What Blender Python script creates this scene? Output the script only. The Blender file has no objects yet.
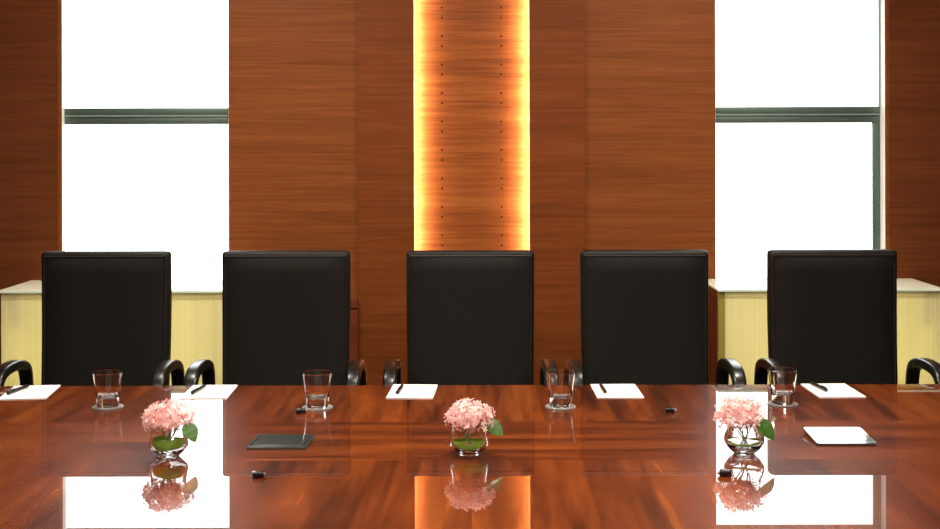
import bpy, bmesh, math, random
from mathutils import Vector, Matrix
random.seed(7)
S = bpy.context.scene
COL = S.collection
PI = math.pi
F = 1270.0            # focal length in pixels of the 940 px wide photograph
CAMZ = 1.55           # eye height
TZ = 0.74             # table top height
CX, HY = 471.0, 140.0

# ------------------------------------------------------------------ helpers
def table_pt(px, py, dz=0.0):
    """point of the table plane (raised by dz) seen at a photo pixel"""
    d = F * (CAMZ - TZ - dz) / (py - HY)
    return ((px - CX) * d / F, d)

def smooth(me, ang=0.7):
    for p in me.polygons:
        p.use_smooth = True
    bm = bmesh.new(); bm.from_mesh(me)
    for e in bm.edges:
        if len(e.link_faces) == 2 and e.calc_face_angle(0) > ang:
            e.smooth = False
    bm.to_mesh(me); bm.free()

def obj(name, bm, mat, parent=None, sm=True, ang=0.7):
    bm.normal_update()
    bmesh.ops.recalc_face_normals(bm, faces=bm.faces)
    if bm.faces and bm.calc_volume(signed=True) < 0:
        bmesh.ops.reverse_faces(bm, faces=bm.faces)
    me = bpy.data.meshes.new(name)
    bm.to_mesh(me); bm.free()
    if sm: smooth(me, ang)
    if mat: me.materials.append(mat)
    o = bpy.data.objects.new(name, me)
    COL.objects.link(o)
    if parent: o.parent = parent
    return o

def tag(o, label=None, cat=None, group=None, kind=None):
    if label: o['label'] = label
    if cat: o['category'] = cat
    if group: o['group'] = group
    if kind: o['kind'] = kind
    return o

def empty(name, loc=(0, 0, 0), rz=0.0):
    o = bpy.data.objects.new(name, None)
    o.empty_display_size = 0.05
    o.location = loc; o.rotation_euler = (0, 0, rz)
    COL.objects.link(o)
    return o

def copy_tree(o, parent=None):
    c = o.copy(); COL.objects.link(c); c.parent = parent
    for ch in list(o.children):
        copy_tree(ch, c)
    return c

def add_box(bm, x0, x1, y0, y1, z0, z1, bev=0.0, seg=2):
    r = bmesh.ops.create_cube(bm, size=1.0)
    vs = r['verts']
    for v in vs:
        v.co = Vector((x0 + (v.co.x + .5) * (x1 - x0), y0 + (v.co.y + .5) * (y1 - y0), z0 + (v.co.z + .5) * (z1 - z0)))
    if bev > 0:
        es = list({e for v in vs for e in v.link_edges})
        bmesh.ops.bevel(bm, geom=es, offset=bev, segments=seg, profile=0.5, affect='EDGES')
    return bm

def box(x0, x1, y0, y1, z0, z1, bev=0.0, seg=2):
    return add_box(bmesh.new(), x0, x1, y0, y1, z0, z1, bev, seg)

def loft(bm, rings, cap=True, close=False):
    vr = [[bm.verts.new(p) for p in r] for r in rings]
    n = len(vr[0])
    pairs = list(zip(vr, vr[1:]))
    if close: pairs.append((vr[-1], vr[0]))
    for a, b in pairs:
        for i in range(n):
            j = (i + 1) % n
            bm.faces.new((a[i], a[j], b[j], b[i]))
    if cap and not close:
        bm.faces.new(vr[0][::-1]); bm.faces.new(vr[-1])
    return bm

def lathe(bm, prof, seg=40, c=(0, 0, 0), close=False):
    """prof: list of (r, z); r == 0 makes a pole. close joins the last point to the first"""
    rows = []
    # holding rings near the ends of long straight runs keep the shading of the walls true
    full = []
    pp = list(prof) + ([prof[0]] if close else [])
    for (r0, z0), (r1, z1) in zip(pp, pp[1:]):
        full.append((r0, z0))
        ln = math.hypot(r1 - r0, z1 - z0)
        if ln > .0035:
            e = min(.0007 / ln, .2)
            for t in (e, 1 - e):
                full.append((r0 + (r1 - r0) * t, z0 + (z1 - z0) * t))
    if not close: full.append(pp[-1])
    for r, z in full:
        if r < 1e-6:
            rows.append([bm.verts.new((c[0], c[1], c[2] + z))])
        else:
            rows.append([bm.verts.new((c[0] + r * math.cos(2 * PI * k / seg), c[1] + r * math.sin(2 * PI * k / seg), c[2] + z)) for k in range(seg)])
    pr = list(zip(rows, rows[1:]))
    if close: pr.append((rows[-1], rows[0]))
    for a, b in pr:
        for k in range(seg):
            j = (k + 1) % seg
            if len(a) == 1 and len(b) == 1: continue
            if len(a) == 1: bm.faces.new((a[0], b[j], b[k]))
            elif len(b) == 1: bm.faces.new((a[k], a[j], b[0]))
            else: bm.faces.new((a[k], a[j], b[j], b[k]))
    return bm

def tube(bm, pts, rad, seg=10, close=False):
    """round tube through pts; rad is a number or a list"""
    pts = [Vector(p) for p in pts]
    n = len(pts)
    rs = rad if isinstance(rad, (list, tuple)) else [rad] * n
    rings = []; nrm = None
    for i, p in enumerate(pts):
        if close:
            t = (pts[(i + 1) % n] - pts[i - 1]).normalized()
        else:
            t = (pts[min(i + 1, n - 1)] - pts[max(i - 1, 0)]).normalized()
        if nrm is None:
            nrm = t.orthogonal().normalized()
        nrm = (nrm - t * nrm.dot(t)).normalized()
        b = t.cross(nrm)
        rings.append([p + (nrm * math.cos(2 * PI * k / seg) + b * math.sin(2 * PI * k / seg)) * rs[i] for k in range(seg)])
    return loft(bm, rings, cap=not close, close=close)

def catmull(pts, n=8):
    P = [Vector(p) for p in pts]
    P = [P[0] * 2 - P[1]] + P + [P[-1] * 2 - P[-2]]
    out = []
    for i in range(1, len(P) - 2):
        a, b, c, d = P[i - 1], P[i], P[i + 1], P[i + 2]
        for k in range(n):
            t = k / n
            out.append(.5 * ((2 * b) + (c - a) * t + (2 * a - 5 * b + 4 * c - d) * t * t + (3 * b - a - 3 * c + d) * t ** 3))
    out.append(P[-2].copy())
    return out

def rrect(w, h, r, n=5):
    """rounded rectangle outline, centred, as (u, v)"""
    out = []
    for cx, cy, a0 in ((w / 2 - r, h / 2 - r, 0), (-w / 2 + r, h / 2 - r, PI / 2), (-w / 2 + r, -h / 2 + r, PI), (w / 2 - r, -h / 2 + r, 1.5 * PI)):
        for k in range(n + 1):
            a = a0 + PI / 2 * k / n
            out.append((cx + r * math.cos(a), cy + r * math.sin(a)))
    return out

# ------------------------------------------------------------------ materials
def lin(c):
    return tuple(((v / 255) / 12.92 if v / 255 <= 0.04045 else ((v / 255 + 0.055) / 1.055) ** 2.4) for v in c) + (1.0,)

def newmat(name):
    m = bpy.data.materials.new(name); m.use_nodes = True
    nt = m.node_tree
    return m, nt, nt.nodes['Principled BSDF']

def setp(b, **kw):
    for k, v in kw.items():
        b.inputs[k.replace('_', ' ')].default_value = v

def plain(name, rgb, rough=0.5, metal=0.0, bump=0.0, bscale=200.0, var=0.06, **kw):
    """flat procedural material: slight noise in the colour, optional fine bump"""
    m, nt, b = newmat(name)
    setp(b, Roughness=rough, Metallic=metal)
    for k, v in kw.items():
        b.inputs[k.replace('_', ' ')].default_value = v
    N, L = nt.nodes, nt.links
    tc = N.new('ShaderNodeTexCoord')
    nz = N.new('ShaderNodeTexNoise'); nz.inputs['Scale'].default_value = bscale; nz.inputs['Detail'].default_value = 3
    L.new(tc.outputs['Object'], nz.inputs['Vector'])
    mx = N.new('ShaderNodeMix'); mx.data_type = 'RGBA'
    c = lin(rgb)
    mx.inputs['A'].default_value = tuple(v * (1 - var) for v in c[:3]) + (1,)
    mx.inputs['B'].default_value = tuple(min(1, v * (1 + var)) for v in c[:3]) + (1,)
    L.new(nz.outputs['Fac'], mx.inputs['Factor'])
    L.new(mx.outputs['Result'], b.inputs['Base Color'])
    if bump > 0:
        bp = N.new('ShaderNodeBump'); bp.inputs['Strength'].default_value = bump; bp.inputs['Distance'].default_value = 0.002
        L.new(nz.outputs['Fac'], bp.inputs['Height']); L.new(bp.outputs['Normal'], b.inputs['Normal'])
    return m

def math_node(nt, op, a, b=None):
    n = nt.nodes.new('ShaderNodeMath'); n.operation = op
    for i, v in enumerate((a, b)):
        if v is None: continue
        if isinstance(v, (int, float)): n.inputs[i].default_value = v
        else: nt.links.new(v, n.inputs[i])
    return n.outputs[0]

def grain(nt, vec, scl, detail=4, dist=0.0, rough=0.6):
    N, L = nt.nodes, nt.links
    mp = N.new('ShaderNodeMapping'); mp.inputs['Scale'].default_value = scl
    L.new(vec, mp.inputs['Vector'])
    nz = N.new('ShaderNodeTexNoise'); nz.inputs['Scale'].default_value = 1.0
    nz.inputs['Detail'].default_value = detail; nz.inputs['Distortion'].default_value = dist
    nz.inputs['Roughness'].default_value = rough
    L.new(mp.outputs['Vector'], nz.inputs['Vector'])
    return nz.outputs['Fac']

def ramp(nt, fac, stops):
    r = nt.nodes.new('ShaderNodeValToRGB')
    el = r.color_ramp.elements
    while len(el) < len(stops): el.new(0.5)
    for e, (p, c) in zip(el, stops):
        e.position = p; e.color = lin(c)
    nt.links.new(fac, r.inputs['Fac'])
    return r.outputs['Color']

def veneer(name, dark, mid, light, rough=0.45, k=1.0):
    """wall veneer with fine level grain running along x"""
    m, nt, b = newmat(name)
    tc = nt.nodes.new('ShaderNodeTexCoord'); v = tc.outputs['Object']
    broad = grain(nt, v, (0.9, 0.9, 13 * k), 4, 0.3)
    fine = grain(nt, v, (3.2, 3.2, 150 * k), 4, 0.15, 0.7)
    streak = grain(nt, v, (2.2, 2.2, 55 * k), 3, 0.2, 0.65)
    f = math_node(nt, 'MULTIPLY', broad, 0.30)
    f = math_node(nt, 'ADD', f, math_node(nt, 'MULTIPLY', fine, 0.38))
    f = math_node(nt, 'ADD', f, math_node(nt, 'MULTIPLY', streak, 0.32))
    c = ramp(nt, f, [(0.36, dark), (0.5, mid), (0.64, light)])
    nt.links.new(c, b.inputs['Base Color'])
    setp(b, Roughness=rough)
    b.inputs['Specular IOR Level'].default_value = 0.10
    bp = nt.nodes.new('ShaderNodeBump'); bp.inputs['Strength'].default_value = 0.08; bp.inputs['Distance'].default_value = 0.001
    nt.links.new(fine, bp.inputs['Height']); nt.links.new(bp.outputs['Normal'], b.inputs['Normal'])
    return m

def table_wood(name):
    """polished figured mahogany: lengthwise grain with a cross-grain band"""
    m, nt, b = newmat(name)
    N, L = nt.nodes, nt.links
    tc = N.new('ShaderNodeTexCoord'); v = tc.outputs['Object']
    sep = N.new('ShaderNodeSeparateXYZ'); L.new(v, sep.inputs[0])
    # band of the local y where the grain turns to x
    yb = sep.outputs['Y']
    inb = math_node(nt, 'MULTIPLY', math_node(nt, 'GREATER_THAN', yb, BAND0), math_node(nt, 'LESS_THAN', yb, BAND1))
    # veneer leaves
    leaf = math_node(nt, 'FLOOR', math_node(nt, 'DIVIDE', sep.outputs['X'], 0.21))
    row = math_node(nt, 'GREATER_THAN', yb, BAND1)
    key = math_node(nt, 'ADD', leaf, math_node(nt, 'MULTIPLY', row, 37.0))
    wn = N.new('ShaderNodeTexWhiteNoise'); wn.noise_dimensions = '1D'; L.new(key, wn.inputs['W'])
    offs = N.new('ShaderNodeCombineXYZ')
    L.new(math_node(nt, 'MULTIPLY', wn.outputs['Value'], 0.0), offs.inputs['X'])
    L.new(math_node(nt, 'MULTIPLY', wn.outputs['Value'], 7.0), offs.inputs['Z'])
    va = N.new('ShaderNodeVectorMath'); va.operation = 'ADD'
    L.new(v, va.inputs[0]); L.new(offs.outputs[0], va.inputs[1])
    # diagonal lean of the streaks, mirrored left and right of the middle of the table
    sk = N.new('ShaderNodeSeparateXYZ'); L.new(va.outputs[0], sk.inputs[0])
    cb = N.new('ShaderNodeCombineXYZ')
    L.new(math_node(nt, 'ADD', sk.outputs['X'], math_node(nt, 'MULTIPLY', sk.outputs['Y'], -0.02)), cb.inputs['X'])
    L.new(sk.outputs['Y'], cb.inputs['Y']); L.new(sk.outputs['Z'], cb.inputs['Z'])
    def mixf(sx, sy, sz, d, rgh=0.6):
        a = grain(nt, cb.outputs[0], (sx, sy, sz), d, 0.5, rgh)
        c = grain(nt, v, (sy, sx * 1.2, sz), d, 0.3, rgh)
        mx = N.new('ShaderNodeMix'); mx.data_type = 'FLOAT'
        L.new(inb, mx.inputs['Factor']); L.new(a, mx.inputs['A']); L.new(c, mx.inputs['B'])
        return mx.outputs['Result']
    broad = mixf(13, 1.5, 1, 3)
    fine = mixf(48, 1.6, 1, 3, 0.6)
    f = math_node(nt, 'ADD', math_node(nt, 'MULTIPLY', broad, 0.62), math_node(nt, 'MULTIPLY', fine, 0.28))
    lv = math_node(nt, 'MULTIPLY', wn.outputs['Value'], 0.08)
    lv2 = N.new('ShaderNodeMix'); lv2.data_type = 'FLOAT'
    L.new(inb, lv2.inputs['Factor']); L.new(lv, lv2.inputs['A']); lv2.inputs['B'].default_value = 0.045
    f = math_node(nt, 'ADD', f, lv2.outputs['Result'])
    c = ramp(nt, f, [(0.36, (56, 20, 5)), (0.47, (92, 38, 10)), (0.57, (116, 54, 16)), (0.70, (140, 74, 26))])
    L.new(c, b.inputs['Base Color'])
    setp(b, Roughness=0.38)
    b.inputs['Specular IOR Level'].default_value = 0.03
    b.inputs['Coat Weight'].default_value = 1.0
    b.inputs['Coat Roughness'].default_value = 0.005
    b.inputs['Coat IOR'].default_value = 1.8
    return m

def glass(name, tint=(1, 1, 1), ior=1.45, rough=0.0):
    m, nt, b = newmat(name)
    setp(b, Roughness=rough, IOR=ior)
    b.inputs['Transmission Weight'].default_value = 1.0
    b.inputs['Base Color'].default_value = tint + (1,)
    # faint unevenness of pressed glass
    tc = nt.nodes.new('ShaderNodeTexCoord'); nz = nt.nodes.new('ShaderNodeTexNoise'); nz.inputs['Scale'].default_value = 60
    nt.links.new(tc.outputs['Object'], nz.inputs['Vector'])
    bp = nt.nodes.new('ShaderNodeBump'); bp.inputs['Strength'].default_value = 0.03; bp.inputs['Distance'].default_value = 0.001
    nt.links.new(nz.outputs['Fac'], bp.inputs['Height']); nt.links.new(bp.outputs['Normal'], b.inputs['Normal'])
    return m

def window_glass(name):
    m, nt, b = newmat(name)
    N, L = nt.nodes, nt.links
    out = N['Material Output']; N.remove(b)
    tr = N.new('ShaderNodeBsdfTransparent'); tr.inputs['Color'].default_value = (0.97, 0.99, 0.98, 1)
    gl = N.new('ShaderNodeBsdfGlossy'); gl.inputs['Roughness'].default_value = 0.01
    fr = N.new('ShaderNodeFresnel'); fr.inputs['IOR'].default_value = 1.45
    mx = N.new('ShaderNodeMixShader')
    L.new(fr.outputs[0], mx.inputs[0]); L.new(tr.outputs[0], mx.inputs[1]); L.new(gl.outputs[0], mx.inputs[2])
    L.new(mx.outputs[0], out.inputs['Surface'])
    return m

def emit(name, rgb, st):
    m, nt, b = newmat(name)
    setp(b, Roughness=0.4)
    b.inputs['Base Color'].default_value = (0.8, 0.8, 0.8, 1)
    b.inputs['Emission Color'].default_value = tuple(rgb) + (1,)
    b.inputs['Emission Strength'].default_value = st
    return m

def reeded(name, rgb):
    """frosted back-painted glass with fine upright lines"""
    m, nt, b = newmat(name)
    N, L = nt.nodes, nt.links
    tc = N.new('ShaderNodeTexCoord')
    g = grain(nt, tc.outputs['Object'], (130, 1, 0.5), 2)
    c = ramp(nt, g, [(0.3, tuple(int(v * .95) for v in rgb)), (0.7, rgb)])
    L.new(c, b.inputs['Base Color'])
    setp(b, Roughness=0.35)
    tl = N.new('ShaderNodeBsdfTranslucent'); L.new(c, tl.inputs['Color'])
    mx = N.new('ShaderNodeMixShader'); mx.inputs[0].default_value = 0.40
    L.new(b.outputs[0], mx.inputs[1]); L.new(tl.outputs[0], mx.inputs[2])
    L.new(mx.outputs[0], N['Material Output'].inputs['Surface'])
    return m

TC_Y = 3.05                       # centre line of the table
BAND0, BAND1 = 3.215 - TC_Y, 3.655 - TC_Y
M_WALL = veneer('wall veneer', (94, 49, 20), (112, 61, 26), (126, 72, 33), k=1.4)
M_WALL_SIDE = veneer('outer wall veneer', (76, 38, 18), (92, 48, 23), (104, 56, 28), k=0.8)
M_PILLAR = veneer('pillar veneer', (88, 43, 17), (105, 53, 21), (117, 63, 28), k=1.2)
M_LIT = veneer('backlit veneer', (92, 44, 15), (120, 63, 25), (138, 79, 35), k=0.8)
M_WAINS = veneer('wainscot veneer', (70, 32, 16), (98, 46, 24), (112, 58, 32))
M_TABLE = table_wood('polished mahogany')
M_TABLE_LEG = plain('dark mahogany', (70, 30, 14), 0.35)
M_WHITE = plain('white paint', (236, 234, 228), 0.6)
M_CEIL = plain('ceiling paint', (226, 222, 214), 0.9)
M_CARPET = plain('carpet', (92, 78, 62), 0.95, bump=0.6, bscale=320, var=0.2)
M_FRAME = plain('green grey aluminium', (80, 96, 88), 0.38, 0.35)
M_FRAME2 = plain('pale aluminium bead', (128, 146, 142), 0.35, 0.3)
M_PANE = window_glass('window glass')
M_LEATHER = plain('black leather', (13, 10, 7), 0.55, bump=0.12, bscale=420, var=0.15, Specular_IOR_Level=0.22)
M_PIPE = plain('black leather piping', (20, 17, 14), 0.45, bump=0.1, bscale=420, Specular_IOR_Level=0.35)
M_ARM = plain('black polyurethane', (17, 16, 12), 0.3, Specular_IOR_Level=0.4)
M_BASE = plain('black nylon', (20, 20, 20), 0.45)
M_CHROME = plain('chrome', (200, 200, 200), 0.15, 1.0)
M_REED = reeded('pale yellow reeded glass', (248, 242, 190))
M_STILE = plain('olive stile', (150, 138, 62), 0.4)
M_CABTOP = plain('cream glass top', (244, 242, 214), 0.10, Specular_IOR_Level=0.25)
M_CABEDGE = plain('green glass edge', (206, 230, 212), 0.12, Coat_Weight=1.0)
M_PLINTH = plain('dark plinth', (40, 28, 20), 0.5)
M_PAPER = plain('white paper', (246, 244, 238), 0.7, var=0.01)
M_PEN = plain('black pen plastic', (22, 21, 20), 0.3)
M_PENMETAL = plain('dark pen metal', (90, 90, 88), 0.25, 1.0)
M_GLASS = glass('clear glass')
M_ACRYL = window_glass('clear acrylic')
def frosted():
    nt = M_ACRYL.node_tree; N, L = nt.nodes, nt.links
    out = N['Material Output']; src = out.inputs['Surface'].links[0].from_socket
    df = N.new('ShaderNodeBsdfDiffuse'); df.inputs['Color'].default_value = (.9, .9, .88, 1)
    mx = N.new('ShaderNodeMixShader'); mx.inputs[0].default_value = .22
    L.new(src, mx.inputs[1]); L.new(df.outputs[0], mx.inputs[2]); L.new(mx.outputs[0], out.inputs['Surface'])
frosted()
M_TRAY = plain('dark slate metal plate', (42, 52, 50), 0.3, 0.2, Coat_Weight=1.0, Coat_Roughness=0.05, Coat_IOR=1.8)
M_TRAYIN = plain('dark slate inlay', (44, 54, 51), 0.3, 0.2, Coat_Weight=1.0, Coat_Roughness=0.03, Coat_IOR=1.8)
M_CAP = plain('black gloss plastic', (14, 14, 14), 0.2)
M_LEAF = plain('hydrangea leaf', (58, 98, 26), 0.42, bump=0.2, bscale=150, var=0.25)
M_LEAFD = plain('wet leaf', (140, 186, 60), 0.4, var=0.25, bscale=90)
M_STEM = plain('green stem', (110, 150, 70), 0.5)
M_SCREW = plain('screw plug', (62, 26, 10), 0.8, Specular_IOR_Level=0.0)
M_LED = emit('warm strip light', (1.0, 0.84, 0.76), 340.0)
M_LAMP = emit('downlight diffuser', (1.0, 0.86, 0.68), 12.0)
M_METAL = plain('white enamel trim', (220, 220, 215), 0.4)

def petal_mat():
    m, nt, b = newmat('pink petals')
    tc = nt.nodes.new('ShaderNodeTexCoord')
    g = grain(nt, tc.outputs['Object'], (55, 55, 55), 3)
    c = ramp(nt, g, [(0.32, (240, 180, 178)), (0.5, (248, 210, 205)), (0.68, (253, 236, 232))])
    nt.links.new(c, b.inputs['Base Color'])
    setp(b, Roughness=0.6)
    tl = nt.nodes.new('ShaderNodeBsdfTranslucent'); nt.links.new(c, tl.inputs['Color'])
    mx = nt.nodes.new('ShaderNodeMixShader'); mx.inputs[0].default_value = 0.35
    nt.links.new(b.outputs[0], mx.inputs[1]); nt.links.new(tl.outputs[0], mx.inputs[2])
    nt.links.new(mx.outputs[0], nt.nodes['Material Output'].inputs['Surface'])
    return m
M_PETAL = petal_mat()

# ------------------------------------------------------------------ the room
RX, YB, CH = 3.4, -2.4, 2.75
WY0, WY1 = 5.50, 5.60             # faces of the window wall
LW = (-1.7735, -1.050); RW = (1.059, 1.795)
SILL, HEAD = 0.935, 2.60

def struct(name, bm, mat, sm=False, label=None):
    o = obj(name, bm, mat, None, sm)
    o['kind'] = 'structure'
    if label: o['label'] = label
    return o

struct('floor', box(-RX, RX, YB, WY1, -0.1, 0), M_CARPET, label='brown carpet floor under the boardroom table')
struct('ceiling', box(-RX, RX, YB, WY1, CH, CH + 0.1), M_CEIL, label='off-white ceiling above the table')
struct('wall_left', box(-RX - 0.1, -RX, YB, WY1, 0, CH), M_WALL_SIDE, label='wood-panelled wall on the left side')
struct('wall_right', box(RX, RX + 0.1, YB, WY1, 0, CH), M_WALL_SIDE, label='wood-panelled wall on the right side')
struct('wall_front', box(-RX, RX, YB - 0.1, YB, 0, CH), M_CEIL, label='plain wall behind the viewer')
# window wall: middle part between the two windows, with the lintels and sills
bm = bmesh.new()
add_box(bm, LW[1], -0.3115, WY0, WY1, 0, CH)
add_box(bm, 0.3157, RW[0], WY0, WY1, 0, CH)
add_box(bm, -0.3115, 0.3157, WY1 - .03, WY1, 0, CH)
for w in (LW, RW):
    add_box(bm, w[0], w[1], WY0, WY1, 0, SILL)
    add_box(bm, w[0], w[1], WY0, WY1, HEAD, CH)
struct('wall_back', bm, M_WALL, label='brown horizontal-grain veneer wall between the windows')
struct('wall_back_left', box(-RX, LW[0], WY0, WY0 + .045, 0, CH), M_WALL_SIDE, label='dark wood wall left of the left window')
struct('wall_back_right', box(RW[1], RX, WY0, WY1, 0, CH), M_WALL_SIDE, label='dark wood wall right of the right window')

def window(n, w, fr_side, label, fy=0.0):
    root = empty('window_%d' % n, ((w[0] + w[1]) / 2, WY0 + 0.06, SILL))
    tag(root, label, None, None, 'structure')
    cx = (w[0] + w[1]) / 2; hw = (w[1] - w[0]) / 2
    ht = HEAD - SILL
    # white lining of the opening: two cheeks and a sill
    bm = bmesh.new()
    for s in (-1, 1):
        add_box(bm, s * hw - (0.002 if s > 0 else 0), s * hw + (0.002 if s < 0 else 0), -0.054, 0.038 + fy * 2, 0, ht)
    add_box(bm, -hw + .002, hw - .002, -0.054, 0.038 + fy * 2, 0, 0.004)
    obj('lining', bm, M_WHITE, root, False)
    zc = 1.657 - SILL
    bm = bmesh.new()
    add_box(bm, -hw + .002, hw - .002, fy, fy + 0.022, zc + 0.004, zc + 0.036, 0.003)
    add_box(bm, -hw + .002, hw - .002, fy + 0.004, fy + 0.022, zc - 0.036, zc - 0.002, 0.003)
    obj('mullion', bm, M_FRAME, root)
    obj('mullion_bead', box(-hw + .003, hw - .003, fy - 0.003, fy + 0.012, zc - 0.0025, zc + 0.0045), M_FRAME2, root, False)
    if fr_side:
        obj('jamb', box(hw - 0.036, hw - 0.003, 0.001, 0.021, 0.004, zc - 0.036, 0.003), M_FRAME, root)
        obj('glazing_bead', box(hw - 0.011, hw - 0.005, -0.004, 0.021, zc + 0.036, ht - 0.001), M_FRAME2, root, False)
    for z0, z1 in ((0.005, zc - 0.037), (zc + 0.037, ht - 0.001)):
        obj('pane', box(-hw + .003, hw - .003, fy + 0.023, fy + 0.029, z0, z1), M_PANE, root, False)
window(1, LW, False, 'tall bright window with a dark transom on the left', -0.027)
window(2, RW, True, 'tall bright window with a transom and upright frame on the right')

# pillars with the glowing recess between them
PY = 5.484
for n, (x0, x1, lab) in enumerate(((-0.488, -0.2461, 'wood pillar panel left of the glowing recess'), (0.2526, 0.4923, 'wood pillar panel right of the glowing recess'))):
    bm = bmesh.new()
    add_box(bm, x0, x1, PY, PY + 0.016, 0, CH)
    if x0 < 0: add_box(bm, x0, x1 - 0.066, PY + 0.016, WY0, 0, CH)
    else: add_box(bm, x0 + 0.066, x1, PY + 0.016, WY0, 0, CH)
    struct('trim_%d' % (n + 1), bm, M_PILLAR, label=lab)
lit = struct('trim_3', box(-0.3105, 0.3147, 5.555, WY1 - .03, 0, CH), M_LIT, label='backlit orange veneer panel in the recess')
zz = 0.965
while zz < 2.2:
    for sx in (-0.1265, 0.1335):
        for dz in (0, 0.0435):
            bm = bmesh.new()
            lathe(bm, [(0, 0), (0.0046, 0), (0.0038, 0.0025), (0, 0.003)], 12)
            bmesh.ops.rotate(bm, verts=bm.verts, cent=(0, 0, 0), matrix=Matrix.Rotation(PI / 2, 3, 'X'))
            bmesh.ops.translate(bm, verts=bm.verts, vec=(sx, 5.5552, zz + dz))
            obj('screw', bm, M_SCREW, lit)
    zz += 0.1245
for s, xx, lab in ((-1, -0.2461 - 0.022, 'warm strip light hidden behind the left pillar panel'), (1, 0.2526 + 0.022, 'warm strip light hidden behind the right pillar panel')):
    t = empty('strip_light', (xx, PY + 0.036, 0.3))
    tag(t, lab, 'strip light')
    obj('light_tube', tube(bmesh.new(), [(0, 0, 0.01), (0, 0, CH - 0.45)], 0.006, 10), M_LED, t)
    obj('added_baffle', box(min(-s * .0185, -s * .0195), max(-s * .0185, -s * .0195), -0.0195, 0.006, 0, CH - 0.4), M_METAL, t, False)  # unseen lip, added to keep the strip's glow near the panel edge
    obj('channel', box(s * 0.009, s * 0.020, -0.018, 0.02, 0, CH - 0.4), M_METAL, t, False)
# low wood wainscots each side of the pillars
for n, (x0, x1, lab) in enumerate(((-0.957, -0.4885, 'low wood wainscot left of the pillars'), (0.4928, 0.992, 'low wood wainscot right of the pillars'))):
    bm = bmesh.new()
    add_box(bm, x0, x1, 5.455, WY0, 0, 0.822, 0.003)
    add_box(bm, x0, x1, 5.475, WY0, 0.822, 0.828)
    add_box(bm, x0, x1, 5.450, WY0, 0.828, 0.862, 0.003)
    struct('trim_%d' % (n + 4), bm, M_WAINS, label=lab)
# pale edge strips beside the windows
for n, (x, lab) in enumerate(((LW[0] - 0.016, 'thin wood edge strip left of the left window'), (RW[1] + 0.002, 'thin wood edge strip right of the right window'))):
    struct('trim_%d' % (n + 6), box(x, x + 0.014, WY0 - 0.003, WY0, SILL + 0.02, CH), M_WALL, label=lab)
for s, nm in ((-1, 'left'), (1, 'right')):
    xw = s * RX
    struct('baseboard_' + nm, box(min(xw, xw - s * .015), max(xw, xw - s * .015), YB, WY0, 0, 0.1), M_WAINS, label='dark wood baseboard along the %s wall' % nm)

# ------------------------------------------------------------------ glass-fronted cabinets under the windows
CABF, CABT = 5.115, 0.947
def cabinet(s, label):
    xi, xo = (0.995 if s > 0 else 0.960), 1.895
    root = empty('glass_cabinet', (s * (xi + xo) / 2, (CABF + WY0) / 2, 0))
    tag(root, label, 'cabinet', 'glass cabinets under the windows')
    hw = (xo - xi) / 2; hd = (WY0 - 0.002 - CABF) / 2
    ztop = CABT - 0.009
    obj('plinth', box(-hw + .03, hw - .03, -hd + .03, hd, 0, 0.07), M_PLINTH, root, False)
    # carcass: back, ends, floor, lid
    bm = bmesh.new()
    add_box(bm, -hw + .004, hw - .004, hd - 0.012, hd, 0.07, ztop)
    add_box(bm, -hw + .004, hw - .004, -hd + .02, hd - .012, 0.07, 0.09)
    add_box(bm, -hw + .004, hw - .004, -hd + .02, hd - .012, ztop - .014, ztop)
    obj('carcass', bm, M_WHITE, root, False)
    for e in (-1, 1):
        obj('end_panel', box(min(e * hw, e * (hw - .004)), max(e * hw, e * (hw - .004)), -hd + .02, hd, 0.07, ztop), M_WAINS if e == -s else M_REED, root, False)
    ia = -s * hw                               # inner end of the front
    obj('stile', box(min(ia, ia + s * .026), max(ia, ia + s * .026), -hd, -hd + .02, 0.07, ztop), M_STILE, root, False)
    a = ia + s * .028; b = s * hw; mid = s * (1.861 - (xi + xo) / 2)
    lo, hi = min(a, mid), max(a, mid)
    obj('front_panel', box(lo, hi, -hd, -hd + .012, 0.07, ztop, .002), M_REED, root, False)
    lo, hi = min(mid + s * .001, b), max(mid + s * .001, b)
    obj('corner_post', box(lo, hi, -hd, -hd + .018, 0.07, ztop, .002), M_REED, root, False)
    # glass slab overhanging at the ends
    x0, x1 = -hw - .006, hw + .006
    if s > 0: x1 = hw + .012; x0 = -hw - .004
    else: x0 = -hw - .012; x1 = hw + .004
    tp = obj('glass_top', box(x0, x1, -hd - .012, hd, CABT - 0.009, CABT, 0.0012), M_CABTOP, root, False)
    obj('glass_edge', box(x0, x1, -hd - .0145, -hd - .0121, CABT - 0.0085, CABT - .0005), M_CABEDGE, tp, False)
    # light panel on the back of the cabinet and the dark bracket dimly seen through the front
    L = bpy.data.lights.new('cabinet_lamp', 'AREA'); L.shape = 'RECTANGLE'; L.size = 0.80; L.size_y = 0.72
    L.energy = 5.5; L.color = (1.0, 0.95, 0.84)
    lo = bpy.data.objects.new('cabinet_lamp', L); COL.objects.link(lo)
    lo.parent = root; lo.location = (0, hd - .02, 0.5); lo.rotation_euler = (-PI / 2, 0, 0)
    bx = s * 1.83 - s * (xi + xo) / 2
    obj('bracket', box(bx - .012, bx + .012, -hd + .022, -hd + .09, .80, ztop - .0145, .003), M_PLINTH, root)
    return root
cabinet(-1, 'pale yellow glass cabinet under the left window')
cabinet(1, 'pale yellow glass cabinet under the right window')

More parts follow.
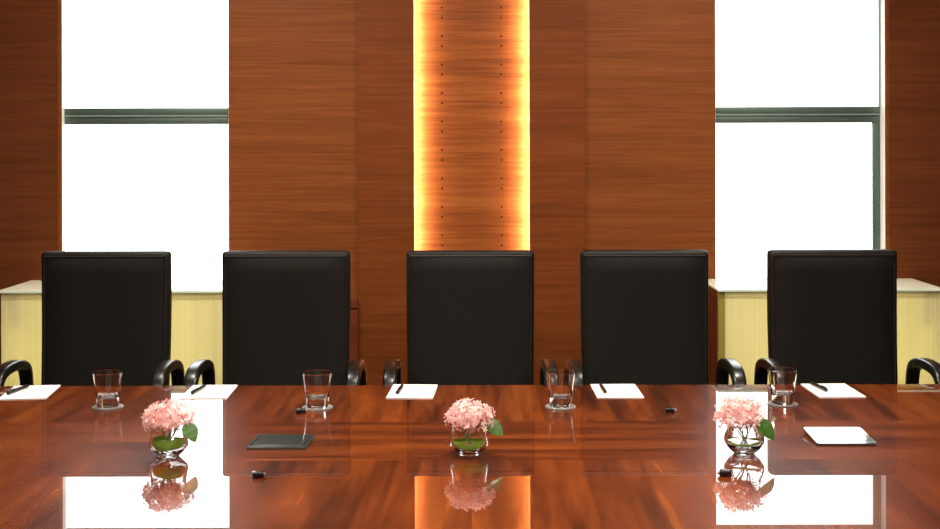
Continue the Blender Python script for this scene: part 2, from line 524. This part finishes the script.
# ------------------------------------------------------------------ boardroom table
TX, TY0, TY1 = 2.35, 1.90, 4.20
tb = empty('boardroom_table', (0, TC_Y, 0))
tag(tb, 'long polished reddish-brown wooden boardroom table in the foreground', 'table')
obj('tabletop', box(-TX, TX, TY0 - TC_Y, TY1 - TC_Y, TZ - 0.045, TZ, 0.004, 3), M_TABLE, tb, False)
for s in (-1, 1):
    bm = box(s * 1.5 - .35, s * 1.5 + .35, -0.30, 0.30, 0.03, TZ - .045, .01)
    obj('pedestal', bm, M_TABLE_LEG, tb)
    obj('foot', box(s * 1.5 - .40, s * 1.5 + .40, -.38, .38, 0, .03, .006), M_TABLE_LEG, tb)
obj('modesty_panel', box(-1.15, 1.15, -.02, .02, .15, TZ - .045), M_TABLE_LEG, tb, False)

# ------------------------------------------------------------------ chairs
SEATZ = 0.50
def make_chair():
    """origin on the floor under the seat; the chair faces -y"""
    root = empty('conference_chair')
    # backrest: lofted rounded slab, a little waisted at the foot, leaning back
    def back_y(t): return 0.205 + 0.045 * t + 0.018 * math.sin(PI * t)
    Z0, Z1 = 0.47, 1.148
    def half_w(t):
        return 0.224 + 0.008 * math.sin(min(1, t * 1.1) * PI / 2)
    rings = []
    n = 26
    ts = [0, .006, .02] + [.02 + .96 * i / n for i in range(1, n)] + [.982, .990, .996, 1.0]
    for t in ts:
        z = Z0 + (Z1 - Z0) * t
        inset = 0.0; th = 0.062
        e = min(t, 1 - t) * (Z1 - Z0)
        if e < 0.014:
            k = 1 - math.sqrt(max(0, 1 - (1 - e / 0.014) ** 2))
            inset = 0.012 * k; th = 0.062 - 0.026 * k
        w = (half_w(t) - inset) * 2
        y = back_y(t)
        rings.append([(u, y + v, z) for u, v in rrect(w, th, min(0.016, th * .45), 4)])
    back = obj('backrest', loft(bmesh.new(), rings), M_LEATHER, root, ang=1.2)
    # padded front panel inside the border
    rings = []
    for t in [.03 + .94 * i / 22 for i in range(23)]:
        e = min(t - .03, .97 - t) / .94
        k = 1 - min(1, e / 0.03)
        z = Z0 + (Z1 - Z0) * t
        w = (half_w(t) - 0.0185 - 0.008 * k * k) * 2
        yy = back_y(t) - 0.031
        row = []
        prof = []
        m = 14
        for i in range(m + 1):
            u = -1 + 2 * i / m
            bul = (1 - abs(u) ** 8) * (0.008 * (1 - k ** 2))
            prof.append((u * w / 2, yy - 0.0005 - bul, z))
        back_edge = [(w / 2, yy + .01, z), (-w / 2, yy + .01, z)]
        rings.append(prof + back_edge)
    obj('front_panel', loft(bmesh.new(), rings), M_LEATHER, back, ang=1.0)
    # piping round the border
    pts = []
    for i in range(21):
        t = .02 + .955 * i / 20
        pts.append((half_w(t) - .0125, back_y(t) - .0315, Z0 + (Z1 - Z0) * t))
    right = pts
    left = [(-x, y, z) for x, y, z in reversed(pts)]
    obj('piping', tube(bmesh.new(), right + left, 0.0032, 8, True), M_PIPE, back)
    # seat
    rings = []
    for i, t in enumerate([0, .02, .06, .12, .3, .5, .7, .88, .94, .98, 1.0]):
        y = 0.185 - 0.46 * t
        e = min(t, 1 - t)
        sq = 1 if e >= .06 else .35 + .65 * math.sqrt(max(0, 1 - (1 - e / .06) ** 2))
        w = 0.47 - 0.05 * t
        zc = SEATZ - 0.045 - 0.02 * max(0, t - .8) / .2
        rings.append([(u, y, zc + v * sq) for u, v in rrect(w, 0.09, .035, 5)])
    seat = obj('seat', loft(bmesh.new(), rings), M_LEATHER, root, ang=1.2)
    # loop arms
    for s in (-1, 1):
        path = catmull([(0, 0.185, 0.43), (0, 0.198, 0.56), (0, 0.195, 0.66), (0, 0.170, 0.736), (0, 0.09, 0.764),
                        (0, -0.02, 0.766), (0, -0.080, 0.750), (0, -0.112, 0.71), (0, -0.128, 0.63), (0, -0.132, 0.54), (0, -0.130, 0.43)], 7)
        npt = len(path); rings = []
        for i, p in enumerate(path):
            t = (path[min(i + 1, npt - 1)] - path[max(i - 1, 0)]).normalized()
            nrm = Vector((0, -t.z, t.y))
            wd, th = 0.046, 0.023 + 0.012 * max(0, min(1, (p.z - .64) / .10))
            if i in (0, npt - 1): wd, th = .04, .02
            x = s * 0.272
            rings.append([Vector((x, 0, 0)) + p + Vector((1, 0, 0)) * u + nrm * v for u, v in rrect(wd, th, 0.0105, 4)])
        arm = obj('armrest', loft(bmesh.new(), rings), M_ARM, root, ang=1.2)
        for yy in (-0.13, 0.185):
            obj('arm_bracket', box(min(s * .12, s * .29), max(s * .12, s * .29), yy - .014, yy + .014, 0.405, 0.432), M_BASE, arm, False)
    obj('seat_plate', box(-.13, .13, -.16, .205, .385, .415, .006), M_BASE, root)
    bm = bmesh.new(); lathe(bm, [(0, .06), (.028, .06), (.028, .22), (.02, .22), (.02, .386), (0, .386)], 20)
    obj('gas_column', bm, M_CHROME, root, ang=.5)
    for k in range(5):
        a = 2 * PI * k / 5 + .3
        c, sn = math.cos(a), math.sin(a)
        pts = [(c * r, sn * r, z) for r, z in ((.0, .105), (.1, .104), (.2, .092), (.285, .070))]
        lg = obj('base_leg', tube(bmesh.new(), pts, [.028, .024, .019, .015], 10), M_BASE, root)
        bm = bmesh.new()
        lathe(bm, [(0, -.023), (.024, -.023), (.028, -.019), (.028, -.009), (.024, -.005), (.012, -.004), (.012, .004), (.024, .005), (.028, .009), (.028, .019), (.024, .023), (0, .023)], 18)
        bmesh.ops.transform(bm, matrix=Matrix.Translation((c * .285, sn * .285, .028)) @ Matrix.Rotation(a, 4, 'Z') @ Matrix.Rotation(PI / 2, 4, 'X'), verts=bm.verts)
        obj('caster', bm, M_BASE, lg, ang=.5)
    return root
CHAIR_Y = 4.37
chair_px = [(106, 0.0, 'black high-backed leather chair at the far left of the row, before the left window'),
            (286, 0.0, 'black leather chair second from the left, before the wall right of the left window'),
            (470, 0.0, 'black leather chair in the middle, in front of the glowing panel'),
            (644, 0.0, 'black leather chair just left of the right window, before plain wood wall'),
            (832, 0.0, 'black high-backed leather chair at the far right of the row, before the right window')]
proto = make_chair()
for i, (px, rz, lab) in enumerate(chair_px):
    o = proto if i == 0 else copy_tree(proto)
    o.location = ((px - CX) * 4.612 / F, CHAIR_Y, 0)
    o.rotation_euler = (0, 0, rz)
    tag(o, lab, 'chair', 'black conference chairs along the far side of the table')

# ------------------------------------------------------------------ note pads and pens
pads = [(-1.432, -1.410, 'white note pad at the far left end of the table edge'),
        (-0.846, -0.841, 'white note pad before the second chair from the left, beside the bright reflection'),
        (-0.185, -0.1945, 'white note pad before the middle chair'),
        (0.466, 0.4675, 'white note pad before the fourth chair, right of the third tumbler'),
        (1.1596, 1.164, 'white note pad before the chair on the far right')]
PADH = 0.003
def make_pad():
    r = empty('note_pad')
    obj('sheets', box(-.0735, .0735, -.105, .105, 0, PADH, .0006, 1), M_PAPER, r, False)
    obj('binding', box(-.0735, .0735, .1, .1052, PADH, PADH + .0006), M_WHITE, r, False)
    return r
pp = make_pad()
for i, (xf, xn, lab) in enumerate(pads):
    o = pp if i == 0 else copy_tree(pp)
    o.location = ((xf + xn) / 2, 4.087, TZ)
    o.rotation_euler = (0, 0, math.asin((xn - xf) / .21))
    tag(o, lab, 'note pad', 'note pads along the far edge of the table')

PR = 0.0064
def make_pen():
    """lies along y, the cap end at -y, resting at z = 0"""
    r = empty('ballpoint_pen')
    bm = bmesh.new(); lathe(bm, [(0, -.066), (.0050, -.066), (PR, -.063), (PR, -.004), (.0058, -.003), (.0058, .045), (.0042, .058), (.0022, .064), (0, .064)], 16)
    bmesh.ops.rotate(bm, verts=bm.verts, cent=(0, 0, 0), matrix=Matrix.Rotation(-PI / 2, 3, 'X'))
    bmesh.ops.translate(bm, verts=bm.verts, vec=(0, 0, PR))
    obj('barrel', bm, M_PEN, r, ang=.6)
    obj('clip', box(-.0014, .0014, -.064, -.026, 2 * PR + .0004, 2 * PR + .0018, .0004, 1), M_PENMETAL, r)
    bm = bmesh.new(); lathe(bm, [(0, .0635), (.0016, .0635), (.0005, .071), (0, .071)], 10)
    bmesh.ops.rotate(bm, verts=bm.verts, cent=(0, 0, 0), matrix=Matrix.Rotation(-PI / 2, 3, 'X'))
    bmesh.ops.translate(bm, verts=bm.verts, vec=(0, 0, PR))
    obj('tip', bm, M_PENMETAL, r)
    bm = bmesh.new(); lathe(bm, [(.0059, -.0035), (PR + .0003, -.0035), (PR + .0003, -.001), (.0059, -.001)], 16, close=True)
    bmesh.ops.rotate(bm, verts=bm.verts, cent=(0, 0, 0), matrix=Matrix.Rotation(-PI / 2, 3, 'X'))
    bmesh.ops.translate(bm, verts=bm.verts, vec=(0, 0, PR))
    obj('ring', bm, M_PENMETAL, r)
    return r
pens = [((9, 392.5), (27, 386.0), 'black pen lying on the white pad at the far left'),
        ((192, 393.0), (205, 385.5), 'black pen lying on the pad before the second chair from the left'),
        ((397, 393), (402, 386), 'black pen lying on the left of the pad before the middle chair'),
        ((604.5, 393), (599.5, 385), 'black pen lying on the pad before the fourth chair'),
        ((824, 390.5), (808, 383.0), 'black pen lying on the pad at the far right')]
pn = make_pen()
for i, (a, b, lab) in enumerate(pens):
    o = pn if i == 0 else copy_tree(pn)
    A = Vector(table_pt(*a, dz=.006)); B = Vector(table_pt(*b, dz=.006))
    c = (A + B) / 2; d = B - A
    o.location = (c.x, min(c.y, 4.12), TZ + PADH + (0.0))
    o.rotation_euler = (0, 0, math.atan2(-d.x, d.y))
    tag(o, lab, 'pen', 'black pens on the note pads')

# ------------------------------------------------------------------ tumblers on clear coasters
def make_coaster():
    bm = bmesh.new()
    lathe(bm, [(0, 0), (.044, 0), (.0465, .0012), (.0465, .0028), (.045, .004), (.0365, .004), (.036, .0032), (0, .0032)], 48)
    return obj('coaster', bm, M_ACRYL, None, ang=.5)
def make_tumbler():
    r = empty('tumbler')
    H = 0.104
    bm = bmesh.new()
    lathe(bm, [(0, .0008), (.027, .0), (.0315, .0012), (.0330, .005), (.0372, .05), (.0446, H - .001), (.0442, H), (.0434, H),
               (.0428, H - .002), (.0356, .05), (.0318, .034), (.029, .0295), (.022, .0275), (0, .0265)], 56)
    obj('glass', bm, M_GLASS, r, ang=.9)
    return r
g_pts = [((107.3, 406.5), 'clear glass tumbler in front of the far left chair'),
         ((317, 407.5), 'clear glass tumbler in front of the second chair, right of a small black plug'),
         ((560, 407.3), 'clear glass tumbler between the middle chair and the fourth chair'),
         ((782, 405.0), 'clear glass tumbler at the far right, behind the right vase of flowers')]
c_labs = ['clear round coaster under the far left tumbler', 'clear round coaster under the tumbler before the second chair',
          'clear round coaster under the tumbler right of the middle chair', 'clear round coaster under the far right tumbler']
gt, ct = make_tumbler(), make_coaster()
for i, (p, lab) in enumerate(g_pts):
    g = gt if i == 0 else copy_tree(gt)
    c = ct if i == 0 else copy_tree(ct)
    x, y = table_pt(*p)
    c.location = (x, y, TZ); g.location = (x, y, TZ + 0.0034)
    tag(g, lab, 'drinking glass', 'tumblers along the table')
    tag(c, c_labs[i], 'coaster', 'coasters under the tumblers')

# ------------------------------------------------------------------ hydrangeas in small glass vases
def make_vase(round_):
    r = empty('bud_vase')
    bm = bmesh.new()
    if round_:
        out = [(0, .0006), (.022, 0), (.027, .002), (.040, .014), (.0505, .030), (.0515, .038), (.049, .050), (.0435, .062), (.0415, .070), (.0422, .074)]
    else:
        out = [(0, .0006), (.022, 0), (.027, .002), (.037, .012), (.0485, .024), (.0495, .032), (.0470, .046), (.0445, .058), (.0440, .068), (.0450, .074)]
    inn = [(rr - .0028, z) for rr, z in reversed(out[4:])]
    inn += [(.034, .016), (.024, .010), (0, .008)]
    lathe(bm, out + [(out[-1][0] - .0014, .0748)] + inn, 56)
    obj('glass', bm, M_GLASS, r, ang=.9)
    return r

def leaf_mesh(bm, mat4, L, W, fold=.25, droop=.5, n=10, m=4):
    rows = []
    for i in range(n + 1):
        t = i / n
        w = W * (math.sin(PI * min(1, t ** .8)) ** .85) * (1 if t < .97 else .6) + .0004
        row = []
        for j in range(-m, m + 1):
            u = j / m
            x = u * w
            z = abs(u) * w * fold - droop * L * t * t + .0008 * math.sin(t * 40)
            row.append(bm.verts.new(mat4 @ Vector((x, t * L, z))))
        rows.append(row)
    fs = []
    for a, b in zip(rows, rows[1:]):
        for k in range(len(a) - 1):
            fs.append(bm.faces.new((a[k], a[k + 1], b[k + 1], b[k])))
    return fs

def floret(bm, c, nrm, size):
    q = nrm.to_track_quat('Z', 'Y').to_matrix().to_4x4()
    R = Matrix.Translation(c) @ q @ Matrix.Rotation(random.uniform(0, PI), 4, 'Z')
    for k in range(4):
        Rk = R @ Matrix.Rotation(k * PI / 2 + random.uniform(-.15, .15), 4, 'Z')
        lift = random.uniform(-.05, .55)
        w = size * random.uniform(.40, .54); l = size * random.uniform(.85, 1.25)
        pts = [(0, 0, 0), (w * .55, l * .35, lift * l * .3), (w * .62, l * .72, lift * l * .6), (0, l, lift * l * .75), (-w * .62, l * .72, lift * l * .6), (-w * .55, l * .35, lift * l * .3), (0, l * .55, lift * l * .36)]
        v = [bm.verts.new(Rk @ Vector(p)) for p in pts]
        for a, b in ((0, 1), (1, 2), (2, 3), (3, 4), (4, 5), (5, 0)):
            bm.faces.new((v[a], v[b], v[6]))

def make_hydrangea(loc, label, seed, rx, rz_, zc, xo, loose, leaf_at, leaf_len, leaf_w, liner):
    random.seed(seed)
    root = empty('hydrangea', loc)
    tag(root, label, 'flower', 'pink hydrangeas in the vases')
    bm = bmesh.new()
    N = 300
    lump = [(Vector((random.gauss(0, 1), random.gauss(0, 1), random.gauss(0, .7))).normalized(), random.uniform(-.10, .12)) for _ in range(9)]
    for i in range(N):
        z = 1 - 1.78 * (i + .5) / N
        a = i * 2.39996 + random.uniform(-.15, .15)
        rr = math.sqrt(max(0, 1 - z * z))
        d = Vector((rr * math.cos(a), rr * math.sin(a), z))
        k = 1 + random.uniform(-.14, .10) * loose + sum(h * max(0, d.dot(l)) ** 4 for l, h in lump)
        p = Vector((xo + d.x * rx * k, d.y * rx * k, zc + d.z * rz_ * k))
        nn = Vector((d.x, d.y, d.z * 1.2 + .1)).normalized() + Vector((random.uniform(-.8, .8), random.uniform(-.8, .8), random.uniform(-.8, .8)))
        if p.z < .087 and .029 < math.hypot(p.x, p.y) < .058: continue
        floret(bm, p, nn.normalized(), random.uniform(.0070, .0105))
    # inner florets so that the head is not hollow
    for i in range(110):
        d = Vector((random.gauss(0, 1), random.gauss(0, 1), random.gauss(0, 1))).normalized()
        k = random.uniform(.45, .82)
        p = Vector((xo + d.x * rx * k, d.y * rx * k, zc + d.z * rz_ * k))
        if p.z < .087 and math.hypot(p.x, p.y) > .026: continue
        floret(bm, p, d, .012)
    bmesh.ops.recalc_face_normals(bm, faces=bm.faces)
    obj('flower_head', bm, M_PETAL, root)
    # stalks of the flower head meeting in one stem
    bm = bmesh.new()
    foot = Vector((.006, .004, .0135))
    for i in range(5):
        a = 2 * PI * i / 5 + .4
        top = Vector((xo * .8 + .020 * math.cos(a), .020 * math.sin(a), zc - rz_ * .55))
        neck = Vector((.010 * math.cos(a), .010 * math.sin(a), .050))
        low = Vector((.014 * math.cos(a + 2.4), .012 * math.sin(a + 2.4), .0165))
        tube(bm, catmull([top, neck, low], 5), .0017, 7)
    obj('stem', bm, M_STEM, root)
    # one big leaf hanging over the rim, on its stalk
    la = Vector(leaf_at[0]); ld = Vector(leaf_at[1]).normalized(); up = Vector(leaf_at[2]).normalized()
    xax = ld.cross(up).normalized(); up = xax.cross(ld)
    Mx = Matrix((( xax.x, ld.x, up.x, la.x), (xax.y, ld.y, up.y, la.y), (xax.z, ld.z, up.z, la.z), (0, 0, 0, 1)))
    bm = bmesh.new()
    leaf_mesh(bm, Mx, leaf_len, leaf_w, .18, .12)
    tube(bm, catmull([Vector((.012, 0, .052)), Vector((la.x * .6, la.y * .6, .080)), la], 5), .0013, 6)
    obj('leaf', bm, M_LEAF, root)
    if liner:
        # leaf blade curled round inside the glass
        r0, z0, z1 = liner
        bm = bmesh.new()
        rows = []
        nseg = 44
        for i in range(nseg + 1):
            a = -PI * .97 + PI * 1.94 * i / nseg - PI / 2
            w = .55 + .45 * math.sin(PI * i / nseg)
            zm = (z0 + z1) / 2 + .0025 * math.sin(a * 2 + seed)
            hh = (z1 - z0) / 2 * w
            rows.append([bm.verts.new(((r0 + dr) * math.cos(a), (r0 + dr) * math.sin(a), zm + e * hh)) for e, dr in ((-1, -.0065 if z0 < .022 else -.001), (-.3, 0), (.3, 0), (1, -.0016))])
        for a, b in zip(rows, rows[1:]):
            for k in range(3):
                bm.faces.new((a[k], a[k + 1], b[k + 1], b[k]))
        obj('curled_leaf', bm, M_LEAFD, root)
    return root

vases = [((168.0, 455.5), False, 'small clear glass vase of green leaves and water on the left of the table'),
         ((468.5, 454.5), False, 'small clear glass vase at the middle of the table'),
         ((743.5, 454.0), True, 'small round clear glass vase on the right, beside a black plug')]
flower_args = [
    dict(label='pink hydrangea in the left vase', seed=3, rx=.058, rz_=.040, zc=.094, xo=-.003, loose=1.0,
         leaf_at=((.047, -.022, .090), (.55, -.25, -.75), (.55, -.75, .35)), leaf_len=.056, leaf_w=.021, liner=(.0402, .0205, .048)),
    dict(label='pink hydrangea in the middle vase', seed=8, rx=.056, rz_=.043, zc=.094, xo=-.001, loose=1.1,
         leaf_at=((.043, -.014, .088), (.78, -.15, -.52), (.35, -.75, .5)), leaf_len=.056, leaf_w=.021, liner=(.0402, .0205, .038)),
    dict(label='loose pale pink hydrangea in the round right vase', seed=15, rx=.056, rz_=.042, zc=.099, xo=-.014, loose=1.6,
         leaf_at=((.022, -.045, .096), (.62, -.25, -.62), (.5, -.75, .45)), leaf_len=.066, leaf_w=.026, liner=(.0432, .0285, .0350))]
for (p, rd, lab), fa in zip(vases, flower_args):
    x, y = table_pt(*p)
    v = make_vase(rd); v.location = (x, y, TZ)
    tag(v, lab, 'vase', 'glass vases along the table')
    make_hydrangea((x, y, TZ), **fa)

# ------------------------------------------------------------------ flat port covers and little black plugs
def make_cover():
    r = empty('port_cover')
    bm = bmesh.new()
    loft(bm, [[(u, v, 0) for u, v in rrect(.160, .150, .010, 4)], [(u, v, .0052) for u, v in rrect(.160, .150, .010, 4)],
              [(u, v, .0065) for u, v in rrect(.1585, .1485, .0095, 4)]])
    obj('plate', bm, M_TRAY, r, ang=.3)
    bm = bmesh.new()
    loft(bm, [[(u, v, .0066) for u, v in rrect(.126, .108, .004, 4)], [(u, v, .0074) for u, v in rrect(.124, .106, .003, 4)]])
    obj('lid', bm, M_TRAYIN, r, ang=.3)
    for gx in (-.0705, .0685):
        obj('groove', box(gx, gx + .002, -.056, .056, .0062, .0070), M_CAP, r, False)
    return r
cv = make_cover()
for i, (p, rz, lab) in enumerate((((281, 442.5), -.05, 'square dark slate cover plate flat on the table left of centre'),
                                  ((838.5, 440.0), .0, 'square cover plate shining pale on the right of the table'))):
    o = cv if i == 0 else copy_tree(cv)
    x, y = table_pt(*p)
    tilt = .066 if i else 0.0
    o.location = (x, y, TZ + .075 * tilt); o.rotation_euler = (tilt, 0, rz)
    tag(o, lab, 'cover plate', 'cover plates set on the table')

def make_plug():
    r = empty('cable_plug')
    bm = bmesh.new()
    rings = []
    for x, k in ((-.015, .6), (-.0145, .85), (-.012, 1), (.010, 1), (.0125, .85), (.013, .6)):
        rings.append([(x, u * k, .0075 + v * k) for u, v in rrect(.019, .015, .0045, 4)])
    obj('body', loft(bm, rings), M_CAP, r, ang=.7)
    bm = bmesh.new()
    loft(bm, [[(x, u, .0075 + v) for u, v in rrect(.012, .008, .003, 4)] for x in (.0130, .0175)])
    obj('metal_end', bm, M_CHROME, r, ang=.5)
    return r
pl = make_plug()
for i, (p, rz, lab) in enumerate((((300.5, 413.0), .1, 'small black plug beside the second tumbler'),
                                  ((257.5, 477.0), .15, 'small black plug near the left cover plate, closest to the viewer'),
                                  ((670, 413.0), -.15, 'small black plug alone on the table before the fourth chair'),
                                  ((724, 476.5), 3.0, 'small black plug in front of the right vase, on the bright reflection'))):
    o = pl if i == 0 else copy_tree(pl)
    x, y = table_pt(*p)
    o.location = (x, y, TZ); o.rotation_euler = (0, 0, rz)
    tag(o, lab, 'plug', 'small black plugs on the table')

# ------------------------------------------------------------------ unseen fill lamps added in the ceiling to light the room
DL = 42.0
def fill_light(x, y, lab, power=DL):
    t = empty('ceiling_fill_light', (x, y, CH))
    tag(t, lab, 'ceiling light', 'added ceiling fill lights out of view')
    bm = bmesh.new(); lathe(bm, [(.10, -.001), (.125, -.001), (.125, -.008), (.10, -.012)], 32, close=True)
    obj('trim_ring', bm, M_METAL, t)
    bm = bmesh.new(); lathe(bm, [(0, -.003), (.099, -.003), (.099, -.006), (0, -.006)], 32)
    obj('diffuser', bm, M_LAMP, t)
    L = bpy.data.lights.new('ceiling_fill_lamp', 'AREA'); L.shape = 'DISK'; L.size = 0.2
    L.energy = power; L.color = (1.0, 0.90, 0.78)
    lo = bpy.data.objects.new('ceiling_fill_lamp', L); COL.objects.link(lo)
    lo.parent = t; lo.location = (0, 0, -.02)
names = {(-1.05, 4.25): 'added ceiling fill light at the far left, out of view', (0, 3.3): 'added ceiling fill light at the far middle, out of view', (1.05, 4.25): 'added ceiling fill light at the far right, out of view',
         (-1.7, 1.4): 'added ceiling fill light at the near left, out of view', (0, 1.4): 'added ceiling fill light at the near middle, out of view', (1.7, 1.4): 'added ceiling fill light at the near right, out of view'}
for (x, y), lab in names.items():
    fill_light(x, y, lab)

# daylight
w = bpy.data.worlds.new('daylight'); S.world = w; w.use_nodes = True
bg = w.node_tree.nodes['Background']
bg.inputs['Color'].default_value = (0.97, 0.985, 1.0, 1); bg.inputs['Strength'].default_value = 7.0

# ------------------------------------------------------------------ camera
cam = bpy.data.cameras.new('camera'); co = bpy.data.objects.new('camera', cam); COL.objects.link(co)
co.location = (0, 0, CAMZ); co.rotation_euler = (PI / 2, 0.0022, 0)
cam.sensor_width = 36; cam.lens = F / 940 * 36
cam.shift_y = -(264.5 - HY) / 940; cam.shift_x = -(CX - 470) / 940
cam.clip_start = 0.05
S.camera = co
S.view_settings.view_transform = 'Standard'; S.view_settings.look = 'None'
S.view_settings.exposure = 0.0; S.view_settings.gamma = 1.0; S.view_settings.use_curve_mapping = False
S.cycles.max_bounces = 14; S.cycles.transmission_bounces = 12; S.cycles.transparent_max_bounces = 16
S.cycles.diffuse_bounces = 5; S.cycles.glossy_bounces = 5
S.cycles.sample_clamp_indirect = 6.0
S.cycles.caustics_refractive = True; S.cycles.caustics_reflective = True
